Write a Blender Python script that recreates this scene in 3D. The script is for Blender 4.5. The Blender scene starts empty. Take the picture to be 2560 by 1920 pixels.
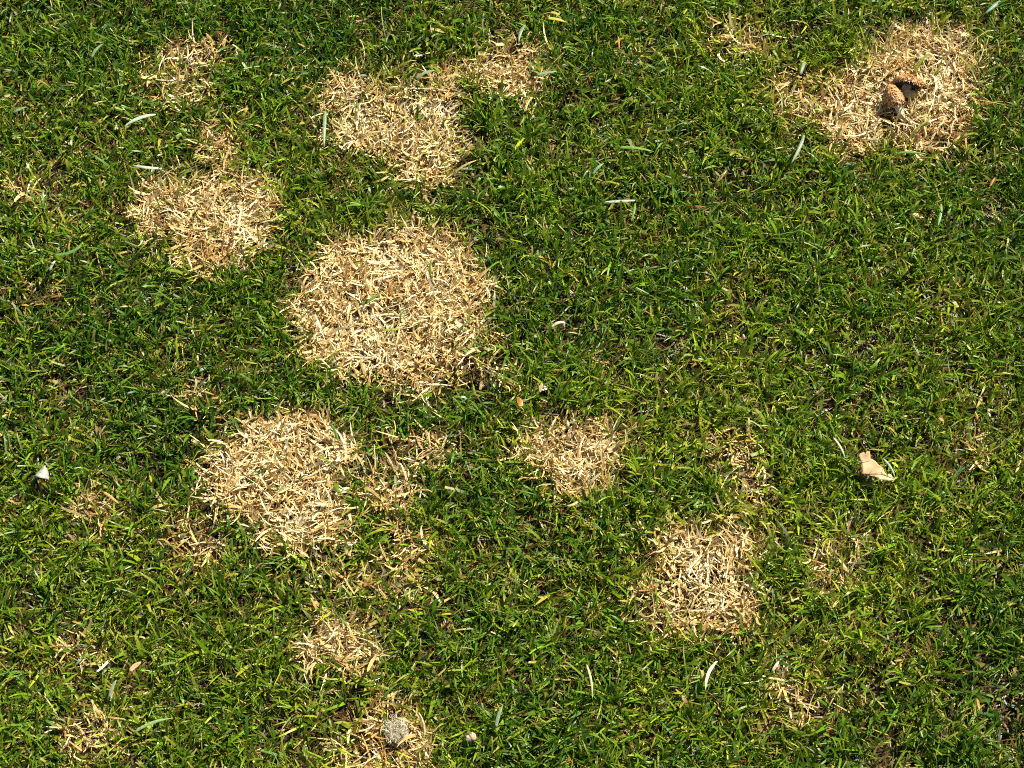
import bpy, math
import numpy as np
from mathutils import Vector, Matrix

R = math.radians
rng = np.random.default_rng(11)
scene = bpy.context.scene
col = scene.collection

# ------------------------------------------------------------------ camera
TILT, DIST, WIDTH = R(25), 2.0, 1.05           # metres across the picture at its middle
cam_d = bpy.data.cameras.new('camera')
cam = bpy.data.objects.new('camera', cam_d)
col.objects.link(cam)
cam.location = (0, -DIST * math.sin(TILT), DIST * math.cos(TILT))
cam.rotation_euler = (TILT, 0, 0)
cam_d.angle = 2 * math.atan(WIDTH / 2 / DIST)
cam_d.clip_start, cam_d.clip_end = 0.05, 200
scene.camera = cam

# ------------------------------------------------------------------ light
SUN_AZ = (0.70, 0.714)                        # ground direction towards the sun
SUN_EL = R(47)
world = bpy.data.worlds.new('World')
scene.world = world
world.use_nodes = True
wn = world.node_tree.nodes
sky = wn.new('ShaderNodeTexSky')
sky.sky_type = 'NISHITA'
sky.sun_disc = False
sky.sun_elevation = SUN_EL
sky.sun_rotation = math.atan2(SUN_AZ[0], SUN_AZ[1])
wn['Background'].inputs['Strength'].default_value = 0.05
world.node_tree.links.new(sky.outputs[0], wn['Background'].inputs['Color'])
sd = bpy.data.lights.new('sun', 'SUN')
sd.energy, sd.angle, sd.color = 5.0, R(0.5), (1.0, 0.95, 0.86)
sun = bpy.data.objects.new('sun', sd)
col.objects.link(sun)
to_sun = Vector((SUN_AZ[0] * math.cos(SUN_EL), SUN_AZ[1] * math.cos(SUN_EL), math.sin(SUN_EL)))
sun.rotation_euler = to_sun.to_track_quat('Z', 'Y').to_euler()
sun.location = to_sun * 5
scene.view_settings.view_transform = 'Standard'
scene.view_settings.look = 'None'
scene.view_settings.gamma = 1
scene.view_settings.exposure = 1.08
scene.view_settings.use_curve_mapping = False
scene.cycles.use_denoising = False
scene.cycles.filter_width = 1.0
scene.cycles.max_bounces = 8
scene.cycles.transparent_max_bounces = 4

# ------------------------------------------------------------------ pixel <-> ground
FPX = 1280 / (WIDTH / 2 / DIST)                # focal length in photo pixels
CP = np.array(cam.location)
ca, sa = math.cos(TILT), math.sin(TILT)
AX, AY, AZ = np.array((1, 0, 0)), np.array((0, ca, sa)), np.array((0, -sa, ca))   # camera right, up, back

def at(px, py, z=0.012):
    d = AX * (px - 1280) / FPX - AY * (py - 960) / FPX - AZ
    t = (z - CP[2]) / d[2]
    return Vector(CP + d * t)

def to_px(x, y, z):
    vx, vy, vz = x - CP[0], y - CP[1], z - CP[2]
    depth = -(vy * AZ[1] + vz * AZ[2])
    return 1280 + FPX * vx / depth, 960 - FPX * (vy * AY[1] + vz * AY[2]) / depth

PX = DIST / FPX                                # metres per photo pixel in mid picture

# ------------------------------------------------------------------ noise
class Noise:
    def __init__(self, seed, n=64):
        self.g = np.random.default_rng(seed).random((n, n)); self.n = n
    def __call__(self, x, y, scale):           # smooth value noise 0..1, feature size = scale metres
        u, v = np.asarray(x) / scale + 31.7, np.asarray(y) / scale + 17.3
        i, j = np.floor(u).astype(int), np.floor(v).astype(int)
        f, g = u - i, v - j
        f, g = f * f * (3 - 2 * f), g * g * (3 - 2 * g)
        i, j, i1, j1 = i % self.n, j % self.n, (i + 1) % self.n, (j + 1) % self.n
        a = self.g
        return (a[i, j] * (1 - f) + a[i1, j] * f) * (1 - g) + (a[i, j1] * (1 - f) + a[i1, j1] * f) * g
nA, nB, nC, nD, nE, nF = (Noise(s) for s in (1, 2, 3, 4, 5, 6))

def ground_h(x, y):
    x, y = np.asarray(x, float), np.asarray(y, float)
    return 0.007 * (nA(x, y, 0.17) - 0.5) + 0.004 * (nB(x, y, 0.05) - 0.5)

# ------------------------------------------------------------------ materials
def mat_new(name):
    m = bpy.data.materials.new(name)
    m.use_nodes = True
    nt = m.node_tree
    return m, nt, nt.nodes['Principled BSDF'], nt.nodes['Material Output']

def mat_blade(name, rough, spec, trans, grain=0.25):
    """thin leaf: colour from the blade, some light passing through"""
    m, nt, p, out = mat_new(name)
    at_ = nt.nodes.new('ShaderNodeAttribute'); at_.attribute_name = 'tint'
    tc = nt.nodes.new('ShaderNodeTexCoord')
    no = nt.nodes.new('ShaderNodeTexNoise'); no.inputs['Scale'].default_value = 420; no.inputs['Detail'].default_value = 2
    nt.links.new(tc.outputs['Object'], no.inputs['Vector'])
    mr = nt.nodes.new('ShaderNodeMapRange')
    mr.inputs['From Min'].default_value, mr.inputs['From Max'].default_value = 0.3, 0.7
    mr.inputs['To Min'].default_value, mr.inputs['To Max'].default_value = 1 - grain, 1 + grain
    nt.links.new(no.outputs['Fac'], mr.inputs['Value'])
    mx = nt.nodes.new('ShaderNodeVectorMath'); mx.operation = 'SCALE'
    nt.links.new(at_.outputs['Color'], mx.inputs[0]); nt.links.new(mr.outputs[0], mx.inputs['Scale'])
    nt.links.new(mx.outputs[0], p.inputs['Base Color'])
    p.inputs['Roughness'].default_value = rough
    p.inputs['Specular IOR Level'].default_value = spec
    tr = nt.nodes.new('ShaderNodeBsdfTranslucent')
    nt.links.new(mx.outputs[0], tr.inputs['Color'])
    ms = nt.nodes.new('ShaderNodeMixShader'); ms.inputs[0].default_value = trans
    nt.links.new(p.outputs[0], ms.inputs[1]); nt.links.new(tr.outputs[0], ms.inputs[2])
    nt.links.new(ms.outputs[0], out.inputs['Surface'])
    return m

def mat_noise(name, c0, c1, scale, rough=0.8, bump=0.0, detail=4, spec=0.3, trans=0.0, c2=None, bump_dist=0.002):
    m, nt, p, out = mat_new(name)
    tc = nt.nodes.new('ShaderNodeTexCoord')
    no = nt.nodes.new('ShaderNodeTexNoise'); no.inputs['Scale'].default_value = scale; no.inputs['Detail'].default_value = detail
    nt.links.new(tc.outputs['Object'], no.inputs['Vector'])
    cr = nt.nodes.new('ShaderNodeValToRGB')
    cr.color_ramp.elements[0].position, cr.color_ramp.elements[1].position = 0.32, 0.68
    cr.color_ramp.elements[0].color = (*c0, 1); cr.color_ramp.elements[1].color = (*c1, 1)
    if c2:
        e = cr.color_ramp.elements.new(0.5); e.color = (*c2, 1)
    nt.links.new(no.outputs['Fac'], cr.inputs[0])
    nt.links.new(cr.outputs[0], p.inputs['Base Color'])
    p.inputs['Roughness'].default_value = rough
    p.inputs['Specular IOR Level'].default_value = spec
    if bump:
        b = nt.nodes.new('ShaderNodeBump'); b.inputs['Strength'].default_value = bump; b.inputs['Distance'].default_value = bump_dist
        nt.links.new(no.outputs['Fac'], b.inputs['Height']); nt.links.new(b.outputs[0], p.inputs['Normal'])
    if trans:
        tr = nt.nodes.new('ShaderNodeBsdfTranslucent'); nt.links.new(cr.outputs[0], tr.inputs['Color'])
        ms = nt.nodes.new('ShaderNodeMixShader'); ms.inputs[0].default_value = trans
        nt.links.new(p.outputs[0], ms.inputs[1]); nt.links.new(tr.outputs[0], ms.inputs[2])
        nt.links.new(ms.outputs[0], out.inputs['Surface'])
    return m

M_GREEN = mat_blade('green_blade', 0.40, 0.36, 0.36)
M_STRAW = mat_blade('straw_blade', 0.60, 0.30, 0.22)
M_SOIL = mat_noise('soil', (0.007, 0.005, 0.003), (0.030, 0.019, 0.009), 90, 0.95, 0.6, 6)
M_LEAF = mat_noise('dry_leaf', (0.40, 0.25, 0.11), (0.62, 0.43, 0.22), 110, 0.6, 0.25, 5, 0.35, 0.15, (0.54, 0.36, 0.17))
M_VEIN = mat_noise('leaf_vein', (0.27, 0.16, 0.07), (0.42, 0.28, 0.13), 200, 0.7)
M_GREY = mat_noise('grey_leaf', (0.33, 0.32, 0.25), (0.47, 0.45, 0.36), 160, 0.65, 0.2, 5, 0.3, 0.1)
M_GREYV = mat_noise('grey_vein', (0.20, 0.18, 0.12), (0.28, 0.25, 0.18), 200, 0.7)
M_ORANGE = mat_noise('orange_leaf', (0.62, 0.20, 0.035), (0.70, 0.42, 0.08), 90, 0.5, 0.2, 3, 0.35, 0.25)
M_BROWN = mat_noise('brown_leaf', (0.16, 0.09, 0.03), (0.40, 0.25, 0.09), 160, 0.6, 0.2, 4, 0.3, 0.15)
M_RED = mat_noise('reddish_leaf', (0.40, 0.16, 0.07), (0.55, 0.27, 0.10), 160, 0.6, 0.2, 4, 0.3, 0.15)
M_CAP = mat_noise('cap_skin', (0.20, 0.085, 0.03), (0.58, 0.31, 0.10), 330, 0.8, 0.7, 5, 0.2, 0.0, (0.42, 0.19, 0.055))
M_GILL = mat_noise('gills', (0.10, 0.065, 0.04), (0.22, 0.15, 0.09), 400, 0.9)
M_STEM = mat_noise('stem_skin', (0.50, 0.44, 0.29), (0.72, 0.66, 0.48), 260, 0.75, 0.35, 5, 0.25, 0.08)
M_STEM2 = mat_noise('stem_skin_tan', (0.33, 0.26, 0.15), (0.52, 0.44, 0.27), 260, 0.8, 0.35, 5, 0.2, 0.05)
M_STONE = mat_noise('tan_stone', (0.30, 0.20, 0.12), (0.52, 0.39, 0.26), 330, 0.7, 0.35, 5, 0.3)
M_MOULD = mat_noise('mould', (0.36, 0.31, 0.19), (0.56, 0.51, 0.34), 320, 0.95, 0.8, 6, 0.1)
M_WHITE = mat_noise('chalky', (0.62, 0.58, 0.42), (0.75, 0.72, 0.55), 400, 0.8, 0.3)
M_BUD = mat_noise('dry_bud', (0.40, 0.29, 0.10), (0.64, 0.52, 0.24), 420, 0.7, 0.6)

# ------------------------------------------------------------------ object helpers
def tag(o, label=None, cat=None, group=None, kind=None):
    for k, v in (('label', label), ('category', cat), ('group', group), ('kind', kind)):
        if v: o[k] = v
    return o

def link_mesh(name, me, mat, parent=None):
    o = bpy.data.objects.new(name, me)
    col.objects.link(o)
    me.materials.append(mat)
    if parent: o.parent = parent
    return o

def empty(name, loc=(0, 0, 0)):
    o = bpy.data.objects.new(name, None)
    o.empty_display_size = 0.01
    col.objects.link(o); o.location = loc
    return o

def mesh_np(name, verts, faces, tints=None, smooth=True):
    """verts (n,3), faces (m,4) or list of arrays with equal width"""
    me = bpy.data.meshes.new(name)
    faces = [faces] if not isinstance(faces, list) else faces
    me.vertices.add(len(verts)); me.vertices.foreach_set('co', np.ascontiguousarray(verts, np.float32).ravel())
    loops = np.concatenate([f.ravel() for f in faces]).astype(np.int32)
    tot = np.concatenate([np.full(len(f), f.shape[1], np.int32) for f in faces])
    start = np.concatenate([[0], np.cumsum(tot)[:-1]]).astype(np.int32)
    me.loops.add(len(loops)); me.loops.foreach_set('vertex_index', loops)
    me.polygons.add(len(tot)); me.polygons.foreach_set('loop_start', start); me.polygons.foreach_set('loop_total', tot)
    me.update(calc_edges=True)
    if smooth: me.polygons.foreach_set('use_smooth', np.ones(len(tot), bool))
    if tints is not None:
        a = me.attributes.new('tint', 'FLOAT_COLOR', 'POINT')
        a.data.foreach_set('color', np.ascontiguousarray(np.c_[tints, np.ones(len(tints))], np.float32).ravel())
    return me

T5 = np.array([0, 0.28, 0.56, 0.82, 1.0])
W5 = np.array([0.75, 1.0, 0.95, 0.70])
def ribbons(base, az, phi0, bend, length, width, roll, curl, tip, tints, zmin, tip_tint=None):
    """one ribbon of four quads per blade of grass"""
    n = len(az)
    K = 5
    P = np.zeros((n, K, 3)); P[:, 0] = base
    S = np.zeros((n, K, 3))
    for k in range(K):
        t = T5[k]
        ph = phi0 + bend * t ** 1.25
        th = az + curl * t
        d = np.stack([np.sin(ph) * np.cos(th), np.sin(ph) * np.sin(th), np.cos(ph)], 1)
        if k:
            P[:, k] = P[:, k - 1] + (d + dp) * 0.5 * (length * (t - T5[k - 1]))[:, None]
            P[:, k, 2] = np.maximum(P[:, k, 2], zmin)
        dp = d
        s = np.stack([-np.sin(th), np.cos(th), np.zeros(n)], 1)
        nn = np.cross(d, s)
        rr = roll * (0.5 + t)
        S[:, k] = s * np.cos(rr)[:, None] + nn * np.sin(rr)[:, None]
    w = np.concatenate([np.tile(W5, (n, 1)), tip[:, None]], 1) * width[:, None] * 0.5
    V = np.empty((n, K, 2, 3))
    V[:, :, 0] = P - S * w[:, :, None]; V[:, :, 1] = P + S * w[:, :, None]
    q = np.array([[2 * k, 2 * k + 1, 2 * k + 3, 2 * k + 2] for k in range(K - 1)])
    F = (np.arange(n)[:, None, None] * (2 * K) + q[None]).reshape(-1, 4)
    C = np.repeat(tints[:, None, :], 2 * K, 1).reshape(n, K, 2, 3)
    if tip_tint is not None:
        f = np.array([0.0, 0, 0.1, 0.55, 1.0])[None, :, None, None]
        C = C * (1 - f) + tip_tint[:, None, None, :] * f
    return V.reshape(-1, 3), F, C.reshape(-1, 3)

# ------------------------------------------------------------------ ground
lin = np.concatenate([-np.array([40, 20, 10, 6, 4.2]), np.arange(-3.0, 3.001, 0.03), np.array([4.2, 6, 10, 20, 40])])
gx, gy = np.meshgrid(lin, lin, indexing='ij')
n1 = len(lin)
idx = np.arange(n1 * n1).reshape(n1, n1)
gf = np.stack([idx[:-1, :-1], idx[1:, :-1], idx[1:, 1:], idx[:-1, 1:]], -1).reshape(-1, 4)
gme = mesh_np('ground', np.stack([gx, gy, ground_h(gx, gy)], -1).reshape(-1, 3), gf)
ground = link_mesh('ground', gme, M_SOIL)
tag(ground, kind='structure')

# ------------------------------------------------------------------ where the lawn has died (photo pixels)
GP = 'dead straw-coloured patches in the lawn'
# name of object, label, strength, softness, [(cx, cy, rx, ry)]
PATCHES = [
 ('largest round patch of bleached dead grass, palest of all, with a few green sprouts', 0.985, 26,
  [(988, 745, 228, 205), (1010, 580, 80, 50), (930, 850, 150, 100)]),
 ('ragged oval dead patch next to the largest round patch, with a thin tail', 0.95, 36,
  [(545, 545, 140, 108), (450, 520, 100, 55), (520, 625, 80, 50)]),
 ('thin straggling tail of dead blades joining the ragged oval patch', 0.62, 34, [(545, 380, 42, 62), (560, 330, 35, 30)]),
 ('irregular dead patch of two lobes, tangled brown and cream blades', 0.86, 36,
  [(925, 270, 108, 78), (1060, 365, 88, 72), (1065, 270, 80, 55)]),
 ('smaller bright dead patch touching the corner of the two-lobed patch', 0.90, 32, [(1235, 165, 102, 62), (1150, 222, 50, 32)]),
 ('small sparse dead patch in dark green grass, brown and tangled', 0.74, 36, [(480, 140, 70, 40), (445, 195, 60, 42)]),
 ('round dead patch where two brown mushrooms grow', 0.95, 34, [(2285, 240, 172, 138), (2335, 135, 108, 62), (2180, 290, 92, 78)]),
 ('broad pale dead patch, second largest, cream in its middle', 0.975, 32,
  [(735, 1130, 145, 105), (650, 1185, 120, 85), (765, 1260, 110, 95)]),
 ('narrow upright golden dead patch beside the second largest pale one', 0.78, 38, [(1020, 1110, 62, 45), (985, 1200, 62, 60)]),
 ('compact bright cream dead patch below the small orange leaf', 0.96, 28, [(1435, 1130, 108, 84), (1350, 1130, 50, 40)]),
 ('wide cream dead patch with green blades scattered through it', 0.93, 36, [(1775, 1430, 148, 122), (1700, 1500, 95, 72), (1840, 1365, 85, 68)]),
 ('thin brown dead streak above the wide cream patch', 0.66, 34, [(1870, 1200, 38, 72), (1850, 1125, 48, 36)]),
 ('small brown dead spot between the wide cream patch and the open lawn', 0.62, 40, [(2095, 1400, 62, 52)]),
 ('small bright dead patch of upright straw, second from the mouldy patch', 0.94, 32, [(855, 1600, 84, 70), (800, 1640, 40, 32)]),
 ('small dead patch carrying a grey mouldy clump', 0.92, 32, [(975, 1838, 88, 72), (930, 1900, 70, 40)]),
 ('faint golden dead spot between the second largest patch and upright straw patch', 0.56, 40, [(830, 1425, 58, 40)]),
 ('faint yellowed spot below the narrow golden patch', 0.50, 44, [(1010, 1370, 55, 40), (985, 1452, 60, 34)]),
 ('faint tangled dead spot near the curled grey leaf', 0.58, 36, [(235, 1250, 62, 36)]),
 ('faint brown dead spot beside the second largest pale patch', 0.56, 38, [(490, 1355, 48, 44)]),
 ('faint dead spot near the tan oval leaf, thin golden blades', 0.55, 36, [(215, 1615, 52, 32)]),
 ('faint dead spot with short cream stubs in dense green grass', 0.58, 36, [(225, 1835, 52, 52)]),
 ('curly golden dead spot far from the other patches, beside yellowing grass', 0.60, 34, [(60, 462, 50, 34)]),
 ('tiny brown dead spot in the darkest green grass', 0.55, 30, [(1830, 100, 52, 34)]),
 ('tiny cream dead spot below the ragged oval patch', 0.62, 24, [(485, 972, 32, 22)]),
 ('tiny straw spot at the rim of the largest round patch', 0.68, 28, [(1232, 918, 42, 34)]),
 ('long faint golden dead spot with broken stalks', 0.55, 42, [(1985, 1700, 55, 62), (2030, 1760, 45, 30)]),
 ('faint tangled spot at the rim of the mushroom patch', 0.50, 36, [(1985, 240, 58, 45)]),
 ('tiny orange-brown dead spot in open lawn near the torn dry leaf', 0.50, 28, [(2450, 1125, 34, 20)]),
]
NP_ = len(PATCHES)

def dead_field(x, y):
    """chance that a blade rooted here is dead, and the patch it belongs to"""
    px, py = to_px(x, y, 0.008)
    wob = (nC(x, y, 0.05) - 0.5) * 62 + (nD(x, y, 0.018) - 0.5) * 60 - 8
    best = np.zeros(len(x)); which = np.full(len(x), -1)
    core = np.full(len(x), 1e3)
    for i, (_, strength, soft, els) in enumerate(PATCHES):
        s = np.full(len(x), 1e4)
        for cx, cy, rx, ry in els:
            r = np.hypot((px - cx) / rx, (py - cy - 6) / ry)
            s = np.minimum(s, (r - 1) * min(rx, ry) if rx < 1 else (r - 1) * 0.5 * (rx + ry))
        amp = 1.0 if strength > 0.8 else 0.8
        s = s + wob * amp
        t = np.clip((soft - s) / (2 * soft), 0, 1)
        p = (strength if strength > 0.8 else 0.82 * strength) * t * t * (3 - 2 * t)
        m = p > best
        best[m] = p[m]; which[m] = i
        core = np.minimum(core, s)
    return best, which, core

# faded, yellower stretches of the living lawn (photo pixels, radius, amount)
YELLOW = [(90, 350, 130, .5), (60, 700, 150, .4), (120, 980, 130, .3), (300, 420, 120, .25), (950, 1330, 190, .5), (900, 1500, 150, .45),
          (350, 1330, 160, .35), (2050, 1620, 170, .35), (2330, 1650, 200, .22), (700, 500, 120, .3), (640, 300, 120, .25), (2200, 1400, 160, .3),
          (1850, 950, 160, .22), (2300, 800, 200, .2), (1050, 1000, 110, .25), (1230, 1130, 110, .3), (2400, 60, 170, .25), (1350, 1560, 200, .2), (200, 1700, 200, .3),
          (1620, 1640, 220, .15), (2420, 1180, 150, .25), (620, 1480, 160, .3), (1100, 1640, 160, .28)]
# things lying on the lawn: roots here stay short so that the thing shows (px ellipse)
FLAT = [(2240, 240, 44, 62, .94), (2275, 226, 40, 36, .9), (2190, 1163, 50, 42, .86), (107, 1192, 30, 26, .92), (1299, 1008, 16, 22, .9), (339, 1672, 24, 18, .85),
        (1176, 1852, 20, 22, .9), (992, 1832, 30, 30, .85), (2053, 990, 18, 20, .85), (2290, 550, 16, 16, .85), (1352, 976, 14, 18, .85), (2349, 1056, 14, 12, .85)]

# ------------------------------------------------------------------ grass
def pick(u, table):
    """colours blended along a table of (position, rgb)"""
    xs = [a for a, _ in table]; cs = np.array([c for _, c in table])
    return np.stack([np.interp(u, xs, cs[:, k]) for k in range(3)], 1)

GREENS = [(0.0, (0.026, 0.085, 0.008)), (0.3, (0.062, 0.155, 0.007)), (0.6, (0.130, 0.235, 0.008)), (0.82, (0.220, 0.310, 0.011)), (1.0, (0.32, 0.36, 0.022))]
FADED = [(0.0, (0.30, 0.31, 0.03)), (0.35, (0.42, 0.34, 0.05)), (0.6, (0.50, 0.33, 0.07)), (0.8, (0.60, 0.48, 0.20)), (0.93, (0.36, 0.19, 0.05)), (1.0, (0.24, 0.09, 0.025))]
STRAWS = [(0.0, (0.36, 0.19, 0.04)), (0.18, (0.50, 0.30, 0.09)), (0.5, (0.65, 0.47, 0.18)), (0.8, (0.76, 0.62, 0.32)), (1.0, (0.84, 0.75, 0.48))]

def roots(x0, x1, y0, y1, tufts_per_m2, per_tuft, spread, g):
    nt_ = int((x1 - x0) * (y1 - y0) * tufts_per_m2)
    tx, ty = g.uniform(x0, x1, nt_), g.uniform(y0, y1, nt_)
    keep = g.random(nt_) < 0.55 + 0.8 * nE(tx, ty, 0.022) * (0.6 + 0.6 * nF(tx, ty, 0.08))
    tx, ty = tx[keep], ty[keep]
    cnt = np.maximum(2, g.poisson(per_tuft, len(tx)))
    ti = np.repeat(np.arange(len(tx)), cnt)
    a, r = g.uniform(0, 2 * np.pi, len(ti)), spread * np.sqrt(g.random(len(ti)))
    return tx, ty, ti, tx[ti] + r * np.cos(a), ty[ti] + r * np.sin(a), a

def live_blades(x, y, ti, a_out, ntuft, g, fade, short, tall):
    n = len(x)
    tu, tl, th = g.random(ntuft), g.uniform(0, 2 * np.pi, ntuft), g.normal(0, 1, ntuft)
    lean = g.uniform(0.0, 0.9, ntuft)[ti]
    az = a_out + g.normal(0, 0.7, n)
    vx = np.cos(az) + lean * np.cos(tl[ti]); vy = np.sin(az) + lean * np.sin(tl[ti])
    az = np.arctan2(vy, vx)
    L = np.clip(g.normal(0.0215, 0.0065, n) + 0.002 * th[ti], 0.008, 0.046) * tall
    phi0 = np.clip(g.normal(0.48, 0.28, n), 0.02, 1.3)
    bend = np.clip(g.normal(0.95, 0.55, n), -0.3, 2.2)
    W = np.clip(g.lognormal(math.log(0.00172), 0.34, n), 0.0008, 0.0040)
    roll = g.normal(0, 0.75, n); curl = g.normal(0, 0.35, n)
    tip = np.where(g.random(n) < 0.45, g.uniform(0.4, 0.8, n), g.uniform(0.05, 0.25, n))
    hue = np.clip(0.50 + 0.20 * (tu[ti] - 0.5) * 2 + g.normal(0, 0.17, n) + 0.42 * (fade - 0.12) + 0.30 * (nA(x, y, 0.11) - 0.5) + 0.25 * (nB(x, y, 0.3) - 0.5), 0, 1)
    C = pick(hue, GREENS) * np.exp(g.normal(0, 0.22, n))[:, None]
    blue = g.random(n) < 0.07                      # some cooler, waxy blades
    C[blue] = C[blue] * 0.7 + np.array((0.06, 0.12, 0.055)) * 0.6
    pale = g.random(n) < 0.012                     # bleached clippings
    C[pale] = np.array((0.34, 0.40, 0.17)) * g.uniform(0.7, 1.2, (pale.sum(), 1))
    fp = np.clip(0.11 + 0.75 * fade, 0, 0.8)
    fr = np.where(g.random(n) < 0.55, g.random(n), tu[ti][::-1] if False else g.random(ntuft)[ti]) < fp
    C[fr] = pick(g.random(fr.sum()) ** 1.1, FADED)
    phi0[fr] = np.clip(phi0[fr] + 0.45, 0, 1.45); L[fr] *= 0.85
    dirty = g.random(n) < 0.25
    tipC = C.copy(); yel = g.random(n) < 0.22
    tipC[yel] = pick(g.random(yel.sum()) * 0.8, FADED)
    L[short] *= g.uniform(0.15, 0.35, short.sum()); phi0[short] = g.uniform(0.9, 1.4, short.sum())
    z = ground_h(x, y)
    b = np.stack([x, y, z], 1)
    return ribbons(b, az, phi0, bend, L, W, roll, curl, tip, C, z + 0.0015, tipC)

def straw_blades(x, y, g, core, short):
    n = len(x)
    k = np.clip(-core / 70, 0, 1)                   # 0 at the rim .. 1 well inside
    az = g.uniform(0, 2 * np.pi, n)
    L = np.clip(g.normal(0.0195, 0.0065, n), 0.007, 0.040)
    phi0 = np.clip(g.normal(1.26, 0.24, n) - 0.12 * (1 - k), 0.2, 1.55)
    bend = g.normal(0.15, 0.55, n)
    W = np.clip(g.lognormal(math.log(0.00150), 0.38, n), 0.0006, 0.0036)
    roll = g.normal(0, 0.55, n); curl = g.normal(0, 0.9, n)
    tip = g.uniform(0.1, 0.7, n)
    z = ground_h(x, y)
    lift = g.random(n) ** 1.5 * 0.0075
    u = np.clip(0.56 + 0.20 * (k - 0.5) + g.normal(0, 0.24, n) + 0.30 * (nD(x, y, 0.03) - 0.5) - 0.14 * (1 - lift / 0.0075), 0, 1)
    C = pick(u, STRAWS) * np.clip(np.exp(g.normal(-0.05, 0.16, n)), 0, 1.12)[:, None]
    tipC = pick(np.clip(u + g.normal(0.08, 0.15, n), 0, 1), STRAWS)
    gr = g.random(n) < 0.05
    C[gr] = C[gr] * 0.5 + np.array((0.20, 0.26, 0.03)) * 0.5
    L[short] *= 0.6; lift[short] *= 0.35
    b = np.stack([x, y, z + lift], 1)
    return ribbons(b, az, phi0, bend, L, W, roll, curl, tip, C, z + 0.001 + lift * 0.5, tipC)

X0, X1, Y0, Y1 = -0.80, 0.80, -0.56, 0.64
tx, ty, ti, bx_, by_, ba = roots(X0, X1, Y0, Y1, 14500, 8.6, 0.0065, rng)
dead, which, core = dead_field(bx_, by_)
tu = rng.random(len(tx))
coin = np.where(rng.random(len(ti)) < 0.5, tu[ti], rng.random(len(ti)))
is_dead = coin < dead
px, py = to_px(bx_, by_, 0.008)
fade = np.clip((60 - core) / 75, 0, 1) * 0.50 * (core > -60) * (0.4 + 1.2 * nE(bx_, by_, 0.03))
for cx, cy, rr, am in YELLOW:
    fade = np.maximum(fade, am * np.exp(-((px - cx) ** 2 + (py - cy) ** 2) / (rr * rr)) * (0.3 + 1.1 * nC(bx_, by_, 0.05)))
fade = np.maximum(fade, 0.34 * np.clip((nF(bx_, by_, 0.035) - 0.66) * 4, 0, 1))
flat = np.zeros(len(bx_), bool)
for cx, cy, rx, ry, q in FLAT:
    flat |= (((px - cx) / rx) ** 2 + ((py - cy) / ry) ** 2 < 1) & (rng.random(len(px)) < q)
short_d = np.zeros(len(bx_), bool)
# blades standing among the dead patches are shorter and sparser
lv = ~is_dead
inside = lv & (core < -25)
lv &= ~(inside & (rng.random(len(lv)) < 0.25))
tall = np.clip(1.0 + 0.10 * (nB(bx_, by_, 0.06) - 0.5) * 2 - 0.10 * (core < 0), 0.7, 1.2)
V, F, C = live_blades(bx_[lv], by_[lv], ti[lv], ba[lv], len(tx), rng, fade[lv], flat[lv], tall[lv])
def thatch(x, y, g):                                # old brown litter lying at the foot of the grass
    n = len(x); z = ground_h(x, y)
    return ribbons(np.stack([x, y, z + g.random(n) * 0.004], 1), g.uniform(0, 6.283, n), g.uniform(1.2, 1.6, n), g.normal(0, 0.3, n), g.uniform(0.010, 0.024, n),
                   g.uniform(0.0009, 0.0022, n), g.normal(0, 0.4, n), g.normal(0, 0.8, n), g.uniform(0.2, 0.8, n), pick(g.random(n), [(0, (0.05, 0.025, 0.008)), (0.6, (0.14, 0.085, 0.02)), (1, (0.26, 0.17, 0.05))]), z + 0.0008)
ux, uy = rng.uniform(X0, X1, 75000), rng.uniform(Y0, Y1, 75000)
V2, F2, C2 = thatch(ux, uy, rng)
V, F, C = np.r_[V, V2], np.r_[F, F2 + len(V)], np.r_[C, C2]
lawn = link_mesh('lawn_grass', mesh_np('lawn_grass', V, F, C), M_GREEN)
tag(lawn, 'short mown green grass covering the whole lawn around the dead patches', 'grass', kind='stuff')
NLIVE = lv.sum()

# straw: the dead blades of the tufts and a loose mat of broken ones
mx_, my_ = rng.uniform(X0, X1, 520000), rng.uniform(Y0, Y1, 520000)
md, mw, mc = dead_field(mx_, my_)
mk = rng.random(len(mx_)) < md ** 2 * 0.16
mx_, my_, mw, mc = mx_[mk], my_[mk], mw[mk], mc[mk]
sx, sy = np.r_[bx_[is_dead], mx_], np.r_[by_[is_dead], my_]
sw, sc = np.r_[which[is_dead], mw], np.r_[core[is_dead], mc]
spx, spy = to_px(sx, sy, 0.008)
sflat = np.zeros(len(sx), bool)
for cx, cy, rx, ry, q in FLAT[:2] + FLAT[7:8]:
    sflat |= ((spx - cx) / rx) ** 2 + ((spy - cy) / ry) ** 2 < 1
NSTRAW = len(sx)
for i, (label, strength, soft, els) in enumerate(PATCHES):
    m = sw == i
    c = at(els[0][0], els[0][1], 0.0)
    root = empty('dead_grass_patch', (c.x, c.y, float(ground_h(c.x, c.y))))
    tag(root, label, 'grass patch', GP)
    V, F, C = straw_blades(sx[m], sy[m], rng, sc[m], sflat[m])
    o = link_mesh('straw', mesh_np('straw', V - np.array(root.location), F, C), M_STRAW, root)
    tag(o, kind='stuff')

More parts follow.
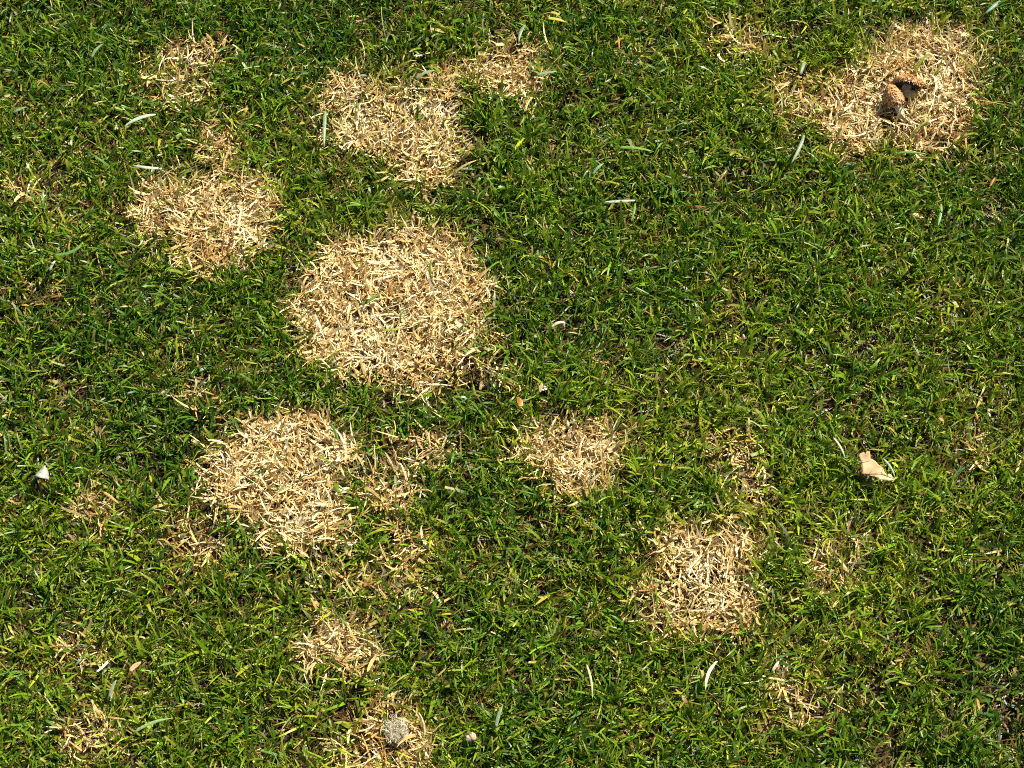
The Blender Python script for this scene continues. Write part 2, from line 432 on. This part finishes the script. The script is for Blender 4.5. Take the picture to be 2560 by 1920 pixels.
# the lawn goes on beyond the picture: one square of turf laid again and again
g2 = np.random.default_rng(5)
TS = 0.4
tx2, ty2, ti2, x2, y2, a2 = roots(-TS / 2, TS / 2, -TS / 2, TS / 2, 9000, 8, 0.0065, g2)
f2 = np.clip(0.34 * (nF(x2, y2, 0.035) - 0.5), 0, 1)
V, F, C = live_blades(x2, y2, ti2, a2, len(tx2), g2, f2, np.zeros(len(x2), bool), np.ones(len(x2)))
tile_me = mesh_np('turf', V, F, C); tile_me.materials.append(M_GREEN)
tile = bpy.data.objects.new('turf', tile_me)
cells = []
for i in range(-7, 7):
    for j in range(-7, 8):
        cx, cy = X0 + (i + 2 + 0.5) * TS, Y0 + (j + 1 + 0.5) * TS
        if X0 < cx < X1 and Y0 < cy < Y1: continue
        cells.append((cx, cy, 0))
pm = bpy.data.meshes.new('surrounding_grass'); pm.from_pydata(cells, [], [])
far = link_mesh('surrounding_grass', pm, M_GREEN)
tag(far, 'mown lawn continuing on all sides of the patchy turf', 'grass', kind='stuff')
ng = bpy.data.node_groups.new('lay_turf', 'GeometryNodeTree')
ng.interface.new_socket('Geometry', in_out='INPUT', socket_type='NodeSocketGeometry')
ng.interface.new_socket('Geometry', in_out='OUTPUT', socket_type='NodeSocketGeometry')
gi, go = ng.nodes.new('NodeGroupInput'), ng.nodes.new('NodeGroupOutput')
iop, oi = ng.nodes.new('GeometryNodeInstanceOnPoints'), ng.nodes.new('GeometryNodeObjectInfo')
ri, cb = ng.nodes.new('FunctionNodeRandomValue'), ng.nodes.new('ShaderNodeCombineXYZ')
mu = ng.nodes.new('ShaderNodeMath'); mu.operation = 'MULTIPLY'; mu.inputs[1].default_value = math.pi / 2
ri.data_type = 'INT'; ri.inputs[4].default_value, ri.inputs[5].default_value = 0, 3
oi.inputs['Object'].default_value = tile; oi.inputs['As Instance'].default_value = True
ng.links.new(gi.outputs[0], iop.inputs['Points']); ng.links.new(oi.outputs['Geometry'], iop.inputs['Instance'])
ng.links.new(ri.outputs[2], mu.inputs[0]); ng.links.new(mu.outputs[0], cb.inputs['Z']); ng.links.new(cb.outputs[0], iop.inputs['Rotation'])
ng.links.new(iop.outputs[0], go.inputs[0])
md_ = far.modifiers.new('turf', 'NODES'); md_.node_group = ng

# ------------------------------------------------------------------ single blades and clippings one can pick out
def blade(name, label, cat, group, p0, p1, wpx, tint, z0=0.022, z1=0.024, bow=0.0, arch=0.002, blunt=0.2, mat=None, tint1=None):
    """a broad blade from pixel p0 to p1: a ribbon with a folded midrib, bowed sideways (px) and arched up (m)"""
    a, b = at(*p0, z0), at(*p1, z1)
    d = b - a
    side = Vector((-d.y, d.x, 0)).normalized()
    Wm = wpx * PX
    n = 9
    vs, cs = [], []
    t1 = np.array(tint1 if tint1 else tint); t0 = np.array(tint)
    for k in range(n):
        t = k / (n - 1)
        c = a + d * t + side * (bow * PX * 4 * t * (1 - t)) + Vector((0, 0, arch * 4 * t * (1 - t)))
        w = Wm * 0.5 * min(1, 0.55 + 2.2 * t) * (1 - (1 - blunt) * max(0, (t - 0.5) / 0.5) ** 1.8)
        tw = 0.25 * math.sin(3 * t + wpx)
        s = side * math.cos(tw) + Vector((0, 0, math.sin(tw)))
        fold = Vector((0, 0, -0.25 * w))
        vs += [c - s * w, c + fold, c + s * w]
        cs += [t0 * (1 - t) + t1 * t] * 3
    me_v = np.array([tuple(v - a) for v in vs])
    fc = np.array([[3 * k + j, 3 * k + j + 1, 3 * k + j + 4, 3 * k + j + 3] for k in range(n - 1) for j in (0, 1)])
    o = link_mesh(name, mesh_np(name, me_v, fc, np.array(cs)), mat or M_GREEN)
    o.location = a
    so = o.modifiers.new('thickness', 'SOLIDIFY'); so.thickness = 0.00018; so.offset = 0
    return tag(o, label, cat, group)

GC = (0.24, 0.33, 0.18); WC = (0.48, 0.54, 0.38); GB = (0.12, 0.26, 0.06); LG = (0.16, 0.32, 0.05); ST = (0.72, 0.58, 0.33); YO = (0.60, 0.36, 0.05); RU = (0.42, 0.16, 0.05)
LC = 'loose grass clippings on the lawn'
CL = [
 ('pale grey-green straight clipping lying beside the two-lobed dead patch', (813, 279), (810, 368), 9, GC, 0, .25),
 ('silvery clipping with a pointed end between the small sparse patch and yellowing grass', (389, 286), (308, 318), 9, WC, -5, .08),
 ('silvery clipping above the ragged oval dead patch', (405, 421), (330, 413), 8, WC, 5, .1),
 ('white straight clipping alone in open green lawn, lying flat', (1505, 507), (1588, 501), 7, WC, -2, .6),
 ('curved cream clipping on green grass below the wide cream patch', (1792, 1653), (1764, 1728), 8, (.74, .70, .46), -8, .1),
 ('thin pale upright stalk in the green lawn below the compact cream patch', (1466, 1660), (1481, 1748), 5, (.55, .56, .26), 4, .3),
 ('broad flat green blade lying level in open lawn', (1546, 369), (1634, 379), 9, LG, 2, .15),
 ('grey-green blade arching beside the smaller bright dead patch', (1313, 62), (1297, 108), 8, GC, -4, .15),
 ('short pale clipping between the tiny brown spot and mushroom patch', (2012, 154), (2001, 187), 9, GC, 0, .6),
 ('broad grey-green blade below the faint tangled spot by the mushroom patch', (2010, 338), (1977, 410), 9, GC, 4, .15),
 ('broad bluish blade near the mushroom patch, angled into the lawn', (2501, 2), (2462, 34), 10, (.18, .30, .17), 2, .3),
 ('long narrow pale green blade below the mushroom patch', (2353, 510), (2344, 568), 7, (.22, .40, .14), 2, .1),
 ('slim green blade under the white straight clipping', (1588, 508), (1577, 555), 6, LG, 2, .12),
 ('curved broad green blade below the ragged oval patch, bent like a sickle', (133, 637), (204, 613), 10, GB, -12, .5),
 ('short white clipping beside the sickle-shaped green blade', (124, 678), (138, 652), 6, WC, 0, .6),
 ('pale short blade in the open lawn with a blunt end', (1482, 438), (1509, 408), 7, GC, 2, .3),
 ('grey-green blade near the small sparse dead patch', (228, 146), (258, 109), 9, GC, 3, .3),
 ('flat grey-green clipping in yellowing grass', (31, 282), (66, 267), 8, GC, -2, .3),
 ('grey-green clipping lying across the edge of the two-lobed patch', (1038, 198), (1086, 176), 9, GC, 3, .3),
 ('pale blade standing near the tan oval leaf', (274, 1746), (291, 1700), 8, GC, 2, .4),
 ('long pale green blade near the faint spot with cream stubs', (332, 1834), (430, 1796), 7, (.30, .42, .16), 6, .1),
 ('grey-green blade near the round tan pebble', (1240, 1820), (1257, 1762), 8, GC, 2, .2),
 ('short grey blade near the smaller bright patch, broad and torn', (1340, 188), (1392, 178), 9, GC, -2, .3),
 ('pale curled clipping with a thick end in open lawn', (1378, 820), (1412, 806), 7, (.74, .66, .40), 4, .8),
 ('narrow white clipping near the torn dry leaf', (2084, 1094), (2113, 1146), 5, (.52, .58, .34), 2, .2),
 ('slim grey-green blade crossing grass beside the torn dry leaf', (2208, 1146), (2238, 1196), 5, (.30, .48, .25), 3, .15),
]
for lab, p0, p1, w, c, bow, bl in CL:
    blade('grass_clipping', lab, 'grass blade', LC, p0, p1, w, c, bow=bow, blunt=bl)
SP = 'green sprouts inside dead patches'
for lab, p0, p1, w, c, bow, z1 in [
 ('bent green sprout in the middle of the largest round patch', (898, 762), (956, 728), 9, (.17, .27, .03), -6, .018),
 ('upright curved green sprout in the largest round patch', (1078, 696), (1080, 650), 6, (.15, .27, .03), 4, .022),
 ('pair-leaved low green sprout in the largest round patch', (1000, 822), (952, 826), 6, (.30, .36, .04), 3, .012),
 ('short green shoot above the low sprout in the largest round patch', (1001, 808), (1004, 778), 5, (.17, .30, .03), 1, .02),
 ('dull green blade lying at the rim of the largest round patch', (1135, 838), (1192, 790), 5, (.17, .23, .06), 2, .018),
 ('yellow-green blade standing behind the mushrooms', (2283, 186), (2326, 130), 7, (.28, .36, .04), 4, .024),
 ('green stalk in front of the mushrooms', (2276, 338), (2330, 296), 6, (.26, .36, .05), 2, .02),
 ('flat green blade lying along the edge of the mushroom patch', (2230, 384), (2318, 386), 6, (.20, .36, .06), 2, .02),
 ('green blade crossing the second largest pale patch', (795, 1140), (838, 1168), 5, (.24, .36, .04), 2, .018),
 ('dark green shoot in the second largest pale patch', (828, 1060), (846, 1106), 6, (.12, .24, .03), 2, .018),
]:
    blade('grass_sprout', lab, 'grass blade', SP, p0, p1, w, c, z0=0.013, z1=z1, bow=bow)
WB = 'withered coloured blades in the green lawn'
for lab, p0, p1, w, c in [
 ('broad orange-yellow blade with a pointed end in dark green lawn', (1368, 46), (1414, 55), 10, YO),
 ('short orange-yellow blade above a broader one in dark lawn', (1374, 32), (1400, 38), 8, YO),
 ('thin rust-red blade standing in the dark green lawn', (1546, 92), (1548, 128), 5, RU),
 ('rust-red blade below the mushroom patch', (2488, 444), (2470, 475), 5, RU),
 ('golden pointed blade near the faint tangled spot by the grey leaf', (258, 1230), (296, 1258), 7, (.62, .36, .10)),
 ('golden broken stalk beside the long faint golden spot', (1930, 1680), (1948, 1652), 7, (.70, .56, .32)),
 ('yellow pointed blade in the open lawn beyond the torn leaf', (2032, 820), (2022, 838), 6, (.58, .52, .10)),
]:
    blade('withered_blade', lab, 'grass blade', WB, p0, p1, w, c, mat=M_STRAW, blunt=.1)

# ------------------------------------------------------------------ fallen leaves
import bmesh
def leaf_plate(name, outline, zc, relief, mat, parent, origin, step=0.0022, thick=0.0003):
    """a leaf cut to an outline given in photo pixels, lying at height zc, shaped by relief(u, v) in metres"""
    pts = [at(x, y, zc) for x, y in outline]
    bm = bmesh.new()
    f = bm.faces.new([bm.verts.new(p) for p in pts])
    xs, ys = [p.x for p in pts], [p.y for p in pts]
    for ax, lo, hi in ((0, min(xs), max(xs)), (1, min(ys), max(ys))):
        v = lo + step
        while v < hi:
            co = [0, 0, zc]; co[ax] = v; no = [0, 0, 0]; no[ax] = 1
            bmesh.ops.bisect_plane(bm, geom=bm.verts[:] + bm.edges[:] + bm.faces[:], plane_co=co, plane_no=no)
            v += step
    bmesh.ops.triangulate(bm, faces=bm.faces[:])
    for v in bm.verts:
        v.co.z += relief(v.co.x, v.co.y)
        v.co -= origin
    for fc in bm.faces:
        fc.smooth = True
        if fc.normal.z < 0: fc.normal_flip()
    me = bpy.data.meshes.new(name); bm.to_mesh(me); bm.free()
    o = link_mesh(name, me, mat, parent)
    s = o.modifiers.new('thickness', 'SOLIDIFY'); s.thickness = thick; s.offset = -1
    return o

def tube(name, pts, radii, mat, parent, seg=8, jitter=0.0, cap=True):
    pts = [Vector(p) for p in pts]
    vs, n = [], len(pts)
    for k, p in enumerate(pts):
        d = (pts[min(k + 1, n - 1)] - pts[max(k - 1, 0)]).normalized()
        u = d.cross(Vector((0, 0, 1)) if abs(d.z) < 0.9 else Vector((1, 0, 0))).normalized(); w = d.cross(u)
        for j in range(seg):
            a = 2 * math.pi * j / seg
            r = radii[k] * (1 + jitter * (rng.random() - 0.5))
            vs.append(tuple(p + (u * math.cos(a) + w * math.sin(a)) * r))
    fc = [[k * seg + j, k * seg + (j + 1) % seg, (k + 1) * seg + (j + 1) % seg, (k + 1) * seg + j] for k in range(n - 1) for j in range(seg)]
    if cap: fc += [list(range(seg))[::-1], [(n - 1) * seg + j for j in range(seg)]]
    me = bpy.data.meshes.new(name); me.from_pydata(vs, [], fc); me.update()
    me.polygons.foreach_set('use_smooth', [len(p.vertices) == 4 for p in me.polygons])
    return link_mesh(name, me, mat, parent)

def crop(ox, oy, s, pts): return [(ox + x / s, oy + y / s) for x, y in pts]

# torn dry leaf, two creases
ol = crop(2060, 1080, 9.217, [(800, 545), (835, 490), (920, 470), (945, 520), (965, 468), (1040, 455), (1065, 560), (1070, 612), (1130, 630), (1190, 672), (1250, 752), (1300, 800), (1345, 855), (1370, 920),
      (1392, 962), (1450, 1022), (1490, 972), (1560, 990), (1622, 1065), (1590, 1112), (1540, 1122), (1480, 1137), (1430, 1122), (1380, 1132), (1330, 1122), (1290, 1146), (1230, 1092), (1140, 1052), (1000, 992), (880, 942), (902, 870), (880, 750), (855, 665)])
c0 = at(2190, 1170, 0.023)
root = empty('dry_leaf', c0)
def relief(x, y):
    p = to_px(x, y, 0.023)
    u, v = (p[0] - 2060) * 9.217, (p[1] - 1080) * 9.217
    mid = 955 + (u - 890) * 0.145                    # midrib
    d1 = v - mid
    z = 0.0008 * max(0, d1) / 150 - 0.0012 * max(0, -d1) / 300
    d2 = v - (690 - (u - 830) * 0.17)
    if d2 < 0: z += 0.0025 * (-d2) / 200
    z += 0.0016 * math.sin(u / 170) + 0.0012 * math.cos((u + v) / 120)
    return z + 0.001
leaf_plate('blade', ol, 0.023, relief, M_LEAF, root, c0, 0.002)
mid = crop(2060, 1080, 9.217, [(890, 952), (1040, 965), (1200, 985), (1340, 1008), (1480, 1036), (1608, 1064)])
tube('midrib', [at(x, y, 0.0235) + Vector((0, 0, relief(*at(x, y, 0.023)[:2]))) - c0 for x, y in mid], [0.00045, .00045, .0004, .00035, .0003, .0002], M_VEIN, root, 6)
for pts in ([(850, 700), (920, 688), (1000, 668), (1060, 650)], [(1040, 962), (1100, 900), (1160, 835)], [(1300, 1000), (1330, 930), (1350, 880)]):
    pp = crop(2060, 1080, 9.217, pts)
    tube('side_vein', [at(x, y, 0.0232) + Vector((0, 0, relief(*at(x, y, 0.023)[:2]))) - c0 for x, y in pp], [0.0003] * len(pp), M_VEIN, root, 5)
tag(root, 'torn tan dry leaf with a folded edge lying on green grass', 'leaf')

# curled grey leaf: an arch that narrows backwards
c0 = at(107, 1190, 0.012)
root = empty('curled_leaf', c0)
def arch(u, v):                                      # u 0..1 over the arch, v 0 front .. 1 tip at the back
    a = math.pi * (0.02 + 0.99 * u)
    w = 0.0078 * (1 - 0.72 * v ** 1.3)
    h = 0.0100 * (1 - 0.35 * v)
    x = -math.cos(a) * w + 0.0035 * v + 0.001 * math.sin(5 * u)
    z = math.sin(a) * h + 0.002
    y = -0.004 + 0.0125 * v - 0.0035 * u + 0.0012 * math.sin(7 * u + 1)
    return Vector((x, y, z))
nu, nv = 15, 9
vs = np.array([tuple(arch(i / (nu - 1), j / (nv - 1))) for i in range(nu) for j in range(nv)])
fc = np.array([[i * nv + j, i * nv + j + 1, (i + 1) * nv + j + 1, (i + 1) * nv + j] for i in range(nu - 1) for j in range(nv - 1)])
o = link_mesh('blade', mesh_np('blade', vs, fc), M_GREY, root)
s = o.modifiers.new('thickness', 'SOLIDIFY'); s.thickness = 0.0003; s.offset = -1
tube('midrib', [arch(u, 0.42) + Vector((0, 0, 0.0002)) for u in np.linspace(0.08, 0.92, 11)], [0.00032] * 11, M_GREYV, root, 6)
tube('stalk', [arch(0.03, 0.1), arch(0.0, 0.0) + Vector((-0.002, -0.002, -0.001)), arch(0, 0) + Vector((-0.0045, -0.005, -0.003))], [0.0004, 0.0004, 0.0003], M_GREYV, root, 6)
tag(root, 'small grey leaf curled into an arch in green grass', 'leaf')

# little orange leaf
c0 = at(1299, 1005, 0.022)
root = empty('orange_leaf', c0)
ol = crop(1240, 940, 16.59, [(845, 890), (880, 868), (930, 872), (1000, 945), (1055, 1000), (1110, 1075), (1130, 1160), (1118, 1252), (1060, 1285), (1000, 1282), (950, 1290), (900, 1225), (885, 1190), (905, 1135), (862, 1092), (835, 1000)])
leaf_plate('blade', ol, 0.022, lambda x, y: 0.0016 * math.sin((x - c0.x) * 420 + 0.6) + 0.10 * (y - c0.y), M_ORANGE, root, c0, 0.0012, 0.00025)
tube('stalk', [at(*q, 0.0222) - c0 for q in crop(1240, 940, 16.59, [(960, 1200), (1000, 1280), (1080, 1350), (1160, 1420), (1205, 1465)])], [0.0003, .0004, .0004, .0004, .0005], M_BUD, root, 6)
tag(root, 'small orange leaf with a short stalk near the compact cream patch', 'leaf')

# tan oval leaf
c0 = at(338, 1667, 0.022)
root = empty('oval_leaf', c0)
ol = crop(300, 1630, 15.86, [(365, 705), (395, 640), (440, 575), (500, 500), (560, 450), (640, 412), (740, 395), (850, 400), (835, 455), (790, 515), (730, 570), (690, 620), (620, 650), (560, 715), (480, 775), (420, 788), (380, 750)])
leaf_plate('blade', ol, 0.022, lambda x, y: 0.0012 * math.cos(((x - c0.x) * 0.55 - (y - c0.y) * 0.83) * 500), M_LEAF, root, c0, 0.0012, 0.00025)
tube('midrib', [at(*q, 0.0230) - c0 for q in crop(300, 1630, 15.86, [(385, 735), (520, 620), (660, 510), (840, 405)])], [0.0002, .0003, .0003, .0002], M_VEIN, root, 5)
tag(root, 'small oval tan leaf lying on green grass', 'leaf')

# folded brown leaf
c0 = at(2052, 976, 0.020)
root = empty('brown_leaf', c0)
ol = crop(2020, 950, 15.86, [(300, 515), (380, 400), (450, 290), (530, 215), (645, 205), (660, 330), (670, 425), (610, 470), (590, 540), (480, 575), (400, 545)])
leaf_plate('blade', ol, 0.020, lambda x, y: -0.0035 * abs((y - c0.y) + 0.0008) / 0.004 + 0.0015 * math.sin((x - c0.x) * 700), M_BROWN, root, c0, 0.0011, 0.00025)
tube('midrib', [at(*q, 0.0212) - c0 for q in crop(2020, 950, 15.86, [(420, 450), (520, 420), (640, 400)])], [0.0002, .0003, .0002], M_VEIN, root, 5)
tag(root, 'tiny folded brown leaf sunk in open green lawn', 'leaf')

# scraps
for nm, lab, ol, mt, zz in [
 ('leaf_fragment', 'speckled tan leaf scrap near the small orange leaf', crop(1340, 940, 12.69, [(150, 235), (180, 215), (218, 275), (195, 420), (150, 515), (85, 505), (72, 340)]), M_LEAF, .022),
 ('leaf_fragment', 'reddish brown leaf scrap in open lawn above the tiny orange-brown spot', crop(2320, 1020, 15.86, [(380, 410), (460, 385), (560, 440), (640, 500), (590, 545), (500, 515), (420, 470)]), M_RED, .023)]:
    cc = at(*ol[0], zz)
    o = leaf_plate(nm, ol, zz, lambda x, y, cc=cc: 0.001 * math.sin((x - cc.x) * 600), mt, None, cc, 0.0013, 0.0003)
    o.location = cc
    tag(o, lab, 'leaf', 'leaf scraps')

# ------------------------------------------------------------------ lumps
def lump(name, centre, rad, mat, parent, groove=None, sub=3, amp=0.18, fr=320, off=(0, 0, 0)):
    bm = bmesh.new()
    bmesh.ops.create_icosphere(bm, subdivisions=sub, radius=1)
    for v in bm.verts:
        n = v.co.normalized()
        k = 1 + amp * ((float(nA(n.x * 2 + centre[0] * 50, n.y * 2, 0.9)) - .5) + (float(nB(n.y * 2 + 5, n.z * 2, 0.6)) - .5) + 0.6 * (float(nC(n.x * 3, n.z * 3, 0.4)) - .5))
        if groove:
            for g_, dep in groove:
                d = abs(n.dot(Vector(g_).normalized()) - 0.15 * math.sin(4 * n.x + 2 * n.y))
                k -= dep * max(0, 1 - d / 0.13)
        v.co = Vector((n.x * rad[0], n.y * rad[1], n.z * rad[2])) * k + Vector(off)
    for f in bm.faces: f.smooth = True
    me = bpy.data.meshes.new(name); bm.to_mesh(me); bm.free()
    o = link_mesh(name, me, mat, parent)
    if not parent: o.location = centre
    return o

o = lump('pebble', at(1176, 1843, 0.015), (0.0056, 0.0049, 0.0046), M_STONE, None, [((1, 0.5, 0.1), 0.2), ((-0.4, 1, -0.55), 0.18)], 4, 0.2)
tag(o, 'small round tan pebble with dark cracks in the grass', 'pebble')
c0 = at(2289, 540, 0.016)
root = empty('dried_bud', c0)
lump('head', c0, (0.0036, 0.0030, 0.0030), M_BUD, root, [((1, 0.2, 0), 0.15)], 3, 0.3)
lump('bract', c0, (0.0026, 0.0011, 0.0010), M_BUD, root, None, 2, 0.3, off=(0.0056, -0.0022, 0.0005))
tube('stalk', [(0.0005, -0.002, -0.001), (0.0012, -0.006, -0.004), (0.0012, -0.010, -0.010)], [0.0005, 0.0005, 0.0004], M_BUD, root, 6)
tag(root, 'withered yellow-tan bud on a stalk in the lawn below the mushrooms', 'bud')
for x, y, r in ((1361, 967, 2.9), (1363, 973, 3.4), (1357, 975, 2.8)):
    o = lump('pellet', at(x, y, 0.02), (r * PX, r * PX * .9, r * PX * .8), M_WHITE, None, None, 2, 0.3)
    tag(o, 'tiny chalky white pellet beside the speckled tan leaf scrap', 'pellet', 'chalky pellets')

# grey mouldy clump: lumps felted with fine fibres
c0 = at(992, 1826, 0.010)
root = empty('mould_clump', c0)
for dx, dy, r in ((-0.0055, 0.002, .0052), (0.003, 0.0055, .0050), (0.004, -0.001, .0050), (-0.001, -0.006, .0045), (0.007, -0.006, .0036)):
    lump('tuft', c0 + Vector((dx, dy, 0)), (r, r * .95, r * .7), M_MOULD, root, None, 3, 0.55, off=(dx, dy, 0.0015))
n = 620
g3 = np.random.default_rng(8)
a, r = g3.uniform(0, 2 * np.pi, n), 0.010 * np.sqrt(g3.random(n))
bb = np.stack([r * np.cos(a) + 0.0005, r * np.sin(a) * 1.15 - 0.0005, g3.uniform(0.0005, 0.006, n)], 1)
V, F, C = ribbons(bb, g3.uniform(0, 6.28, n), g3.uniform(.3, 1.4, n), g3.normal(.6, .6, n), g3.uniform(.004, .010, n), g3.uniform(.0002, .0005, n), g3.normal(0, 1, n), g3.normal(0, 1.4, n), np.full(n, .3),
                  pick(g3.random(n), [(0, (.40, .34, .20)), (1, (.72, .68, .52))]), -0.002)
tag(link_mesh('fibres', mesh_np('fibres', V, F, C), M_STRAW, root), kind='stuff')
tag(root, 'fluffy grey mouldy clump matted into a small dead patch', 'mould')

# ------------------------------------------------------------------ mushrooms
def frame(axis):
    A = Vector(axis).normalized()
    u = A.cross(Vector((0, 0, 1))).normalized(); w = A.cross(u)
    return A, u, w

def mushroom(label, base, rim_c, axis, cap_prof, gill_r, stem_pts, stem_r, mat_stem, seed, dark_rim):
    g = np.random.default_rng(seed)
    root = empty('mushroom', base)
    A, U, W_ = frame(axis)
    ctr = Vector(rim_c) - Vector(base)
    seg = 40
    def surf(s, r, a, nz=1.0):
        wob = 1 + 0.05 * math.sin(3 * a + seed) + 0.035 * math.sin(7 * a + 2 * seed) + nz * 0.05 * (g.random() - 0.5)
        return ctr + A * s + (U * math.cos(a) + W_ * math.sin(a)) * (r * wob)
    vs = [surf(s, r, 2 * math.pi * j / seg) for s, r in cap_prof[:-1] for j in range(seg)]
    k = len(cap_prof) - 1
    fc = [[i * seg + j, i * seg + (j + 1) % seg, (i + 1) * seg + (j + 1) % seg, (i + 1) * seg + j] for i in range(k - 1) for j in range(seg)]
    vs.append(ctr + A * cap_prof[-1][0])
    fc += [[(k - 1) * seg + j, (k - 1) * seg + (j + 1) % seg, len(vs) - 1] for j in range(seg)]
    me = bpy.data.meshes.new('cap'); me.from_pydata([tuple(v) for v in vs], [], fc); me.update()
    me.polygons.foreach_set('use_smooth', [True] * len(me.polygons))
    cap = link_mesh('cap', me, M_CAP, root)
    s = cap.modifiers.new('thickness', 'SOLIDIFY'); s.thickness = 0.0006; s.offset = -1
    # gills: radial plates under the rim
    vs, fc = [], []
    r0 = cap_prof[0][1] * 0.95
    ng_ = 44
    for j in range(ng_):
        a = 2 * math.pi * j / ng_
        rd = U * math.cos(a) + W_ * math.sin(a)
        i0 = len(vs)
        vs += [ctr + rd * r0 + A * 0.0008, ctr + rd * gill_r - A * 0.0004, ctr + rd * gill_r + A * 0.004, ctr + rd * r0 * 0.92 + A * 0.0035]
        fc.append([i0, i0 + 1, i0 + 2, i0 + 3])
    i0 = len(vs)                                      # flesh behind the plates
    for j in range(ng_):
        a = 2 * math.pi * j / ng_
        rd = U * math.cos(a) + W_ * math.sin(a)
        vs += [ctr + rd * r0 * 0.96 + A * 0.002, ctr + rd * gill_r * 0.7 + A * 0.002]
    fc += [[i0 + 2 * j, i0 + 2 * ((j + 1) % ng_), i0 + 2 * ((j + 1) % ng_) + 1, i0 + 2 * j + 1] for j in range(ng_)]
    me = bpy.data.meshes.new('gills'); me.from_pydata([tuple(v) for v in vs], [], fc); me.update()
    link_mesh('gills', me, M_GILL, cap)
    # shaggy scales
    cum = np.array([p[0] for p in cap_prof]); rad = np.array([p[1] for p in cap_prof])
    V, F, C = [], [], []
    smax = cap_prof[-1][0]
    n = 760
    for q in range(n):
        fringe = q < 90
        s = g.uniform(-0.0003, 0.0012) if fringe else smax * (g.random() ** 1.15) * 0.97
        r = float(np.interp(s, cum, rad)); r2 = float(np.interp(max(0, s - 0.002), cum, rad))
        a = g.uniform(0, 2 * math.pi)
        rd = U * math.cos(a) + W_ * math.sin(a)
        tn = A.cross(rd)
        p = ctr + A * s + rd * r * 1.02
        down = (-A * 0.002 + rd * (r2 - r)).normalized()
        nrm = tn.cross(down); nrm = nrm if nrm.dot(rd) > 0 else -nrm
        L = g.uniform(0.0014, 0.0030) * (1.25 if fringe else 1); w = g.uniform(0.0005, 0.0014) * (0.55 if fringe else 1)
        dirn = (down + tn * g.normal(0, 0.45)).normalized()
        i0 = len(V)
        lift = g.uniform(0.05, 0.55)
        for m_ in range(4):
            t = m_ / 3
            c = p + dirn * (L * t) + nrm * (L * (lift * t * t if not fringe else lift * 0.5 * t - 0.9 * t * t * g.random()) + 0.0001)
            ww = w * (1 - 0.75 * t)
            V += [c - tn * ww, c + tn * ww]
        F += [[i0 + 2 * m_, i0 + 2 * m_ + 1, i0 + 2 * m_ + 3, i0 + 2 * m_ + 2] for m_ in range(3)]
        if fringe: c1 = np.array((0.62, 0.48, 0.30)) * g.uniform(0.6, 1.1)
        else:
            h = g.random()
            c1 = np.array((0.55, 0.26, 0.07)) * (1 - h) + np.array((0.68, 0.42, 0.17)) * h
            if g.random() < 0.14 + dark_rim * max(0, 1 - s / 0.006): c1 = np.array((0.13, 0.06, 0.03))
            elif g.random() < 0.15: c1 = np.array((0.66, 0.53, 0.36))
        C += [tuple(c1)] * 8
    o = link_mesh('scales', mesh_np('scales', np.array([tuple(v) for v in V]), np.array(F), np.array(C)), M_STRAW, cap)
    tag(o, kind='stuff')
    tube('stem', [Vector(p) - Vector(base) for p in stem_pts], stem_r, mat_stem, root, 16, 0.08)
    return tag(root, label, 'mushroom', 'mushrooms in a dead patch')

mm = 0.001
# the one with its pale stem showing
rim = at(2237, 258, 0.017)
ax = Vector((-0.34, 0.66, 0.66)).normalized()
base = rim - ax * 13.5 * mm
gz = float(ground_h(base.x, base.y))
stem = [base + Vector((0.0035, -0.0015, gz - base.z - 0.002)), base + Vector((0.0032, -0.0008, -0.001)), base + ax * 4 * mm + Vector((0.0028, 0, 0)), base + ax * 9 * mm + Vector((0.002, 0, 0)), rim + ax * 5 * mm]
mushroom('shaggy orange-brown conical mushroom on a pale cream stem', stem[0], rim, ax,
         [(0, 10.2 * mm), (2.5 * mm, 10.6 * mm), (6 * mm, 10.2 * mm), (10 * mm, 9.2 * mm), (14 * mm, 7.6 * mm), (17.5 * mm, 5.6 * mm), (20.4 * mm, 3.3 * mm), (22 * mm, 1.4 * mm), (22.4 * mm, 0)],
         3.6 * mm, stem, [4.3 * mm, 4.3 * mm, 4.0 * mm, 3.8 * mm, 3.6 * mm], M_STEM, 3, 0.75)
# its broad neighbour, tipped back
rim = at(2268, 213, 0.020)
ax = Vector((0.20, 0.93, 0.26)).normalized()
b2 = at(2279, 246, 0.0)
gz = float(ground_h(b2.x, b2.y))
stem = [Vector((b2.x, b2.y, gz - 0.002)), Vector((b2.x, b2.y, gz + 0.005)), rim - ax * 8 * mm + Vector((0, 0, -0.002)), rim - ax * 3 * mm, rim + ax * 4 * mm]
mushroom('shaggy brown mushroom with a broad tilted cap and shaded stem', stem[0], rim, ax,
         [(0, 15.4 * mm), (2 * mm, 15.8 * mm), (4.5 * mm, 14.8 * mm), (7 * mm, 12.4 * mm), (9 * mm, 9.2 * mm), (10.5 * mm, 5.4 * mm), (11.3 * mm, 2.1 * mm), (11.5 * mm, 0)],
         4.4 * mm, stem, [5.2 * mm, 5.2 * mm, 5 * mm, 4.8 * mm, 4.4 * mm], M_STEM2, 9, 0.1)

print('blades', NLIVE, 'straw', NSTRAW)
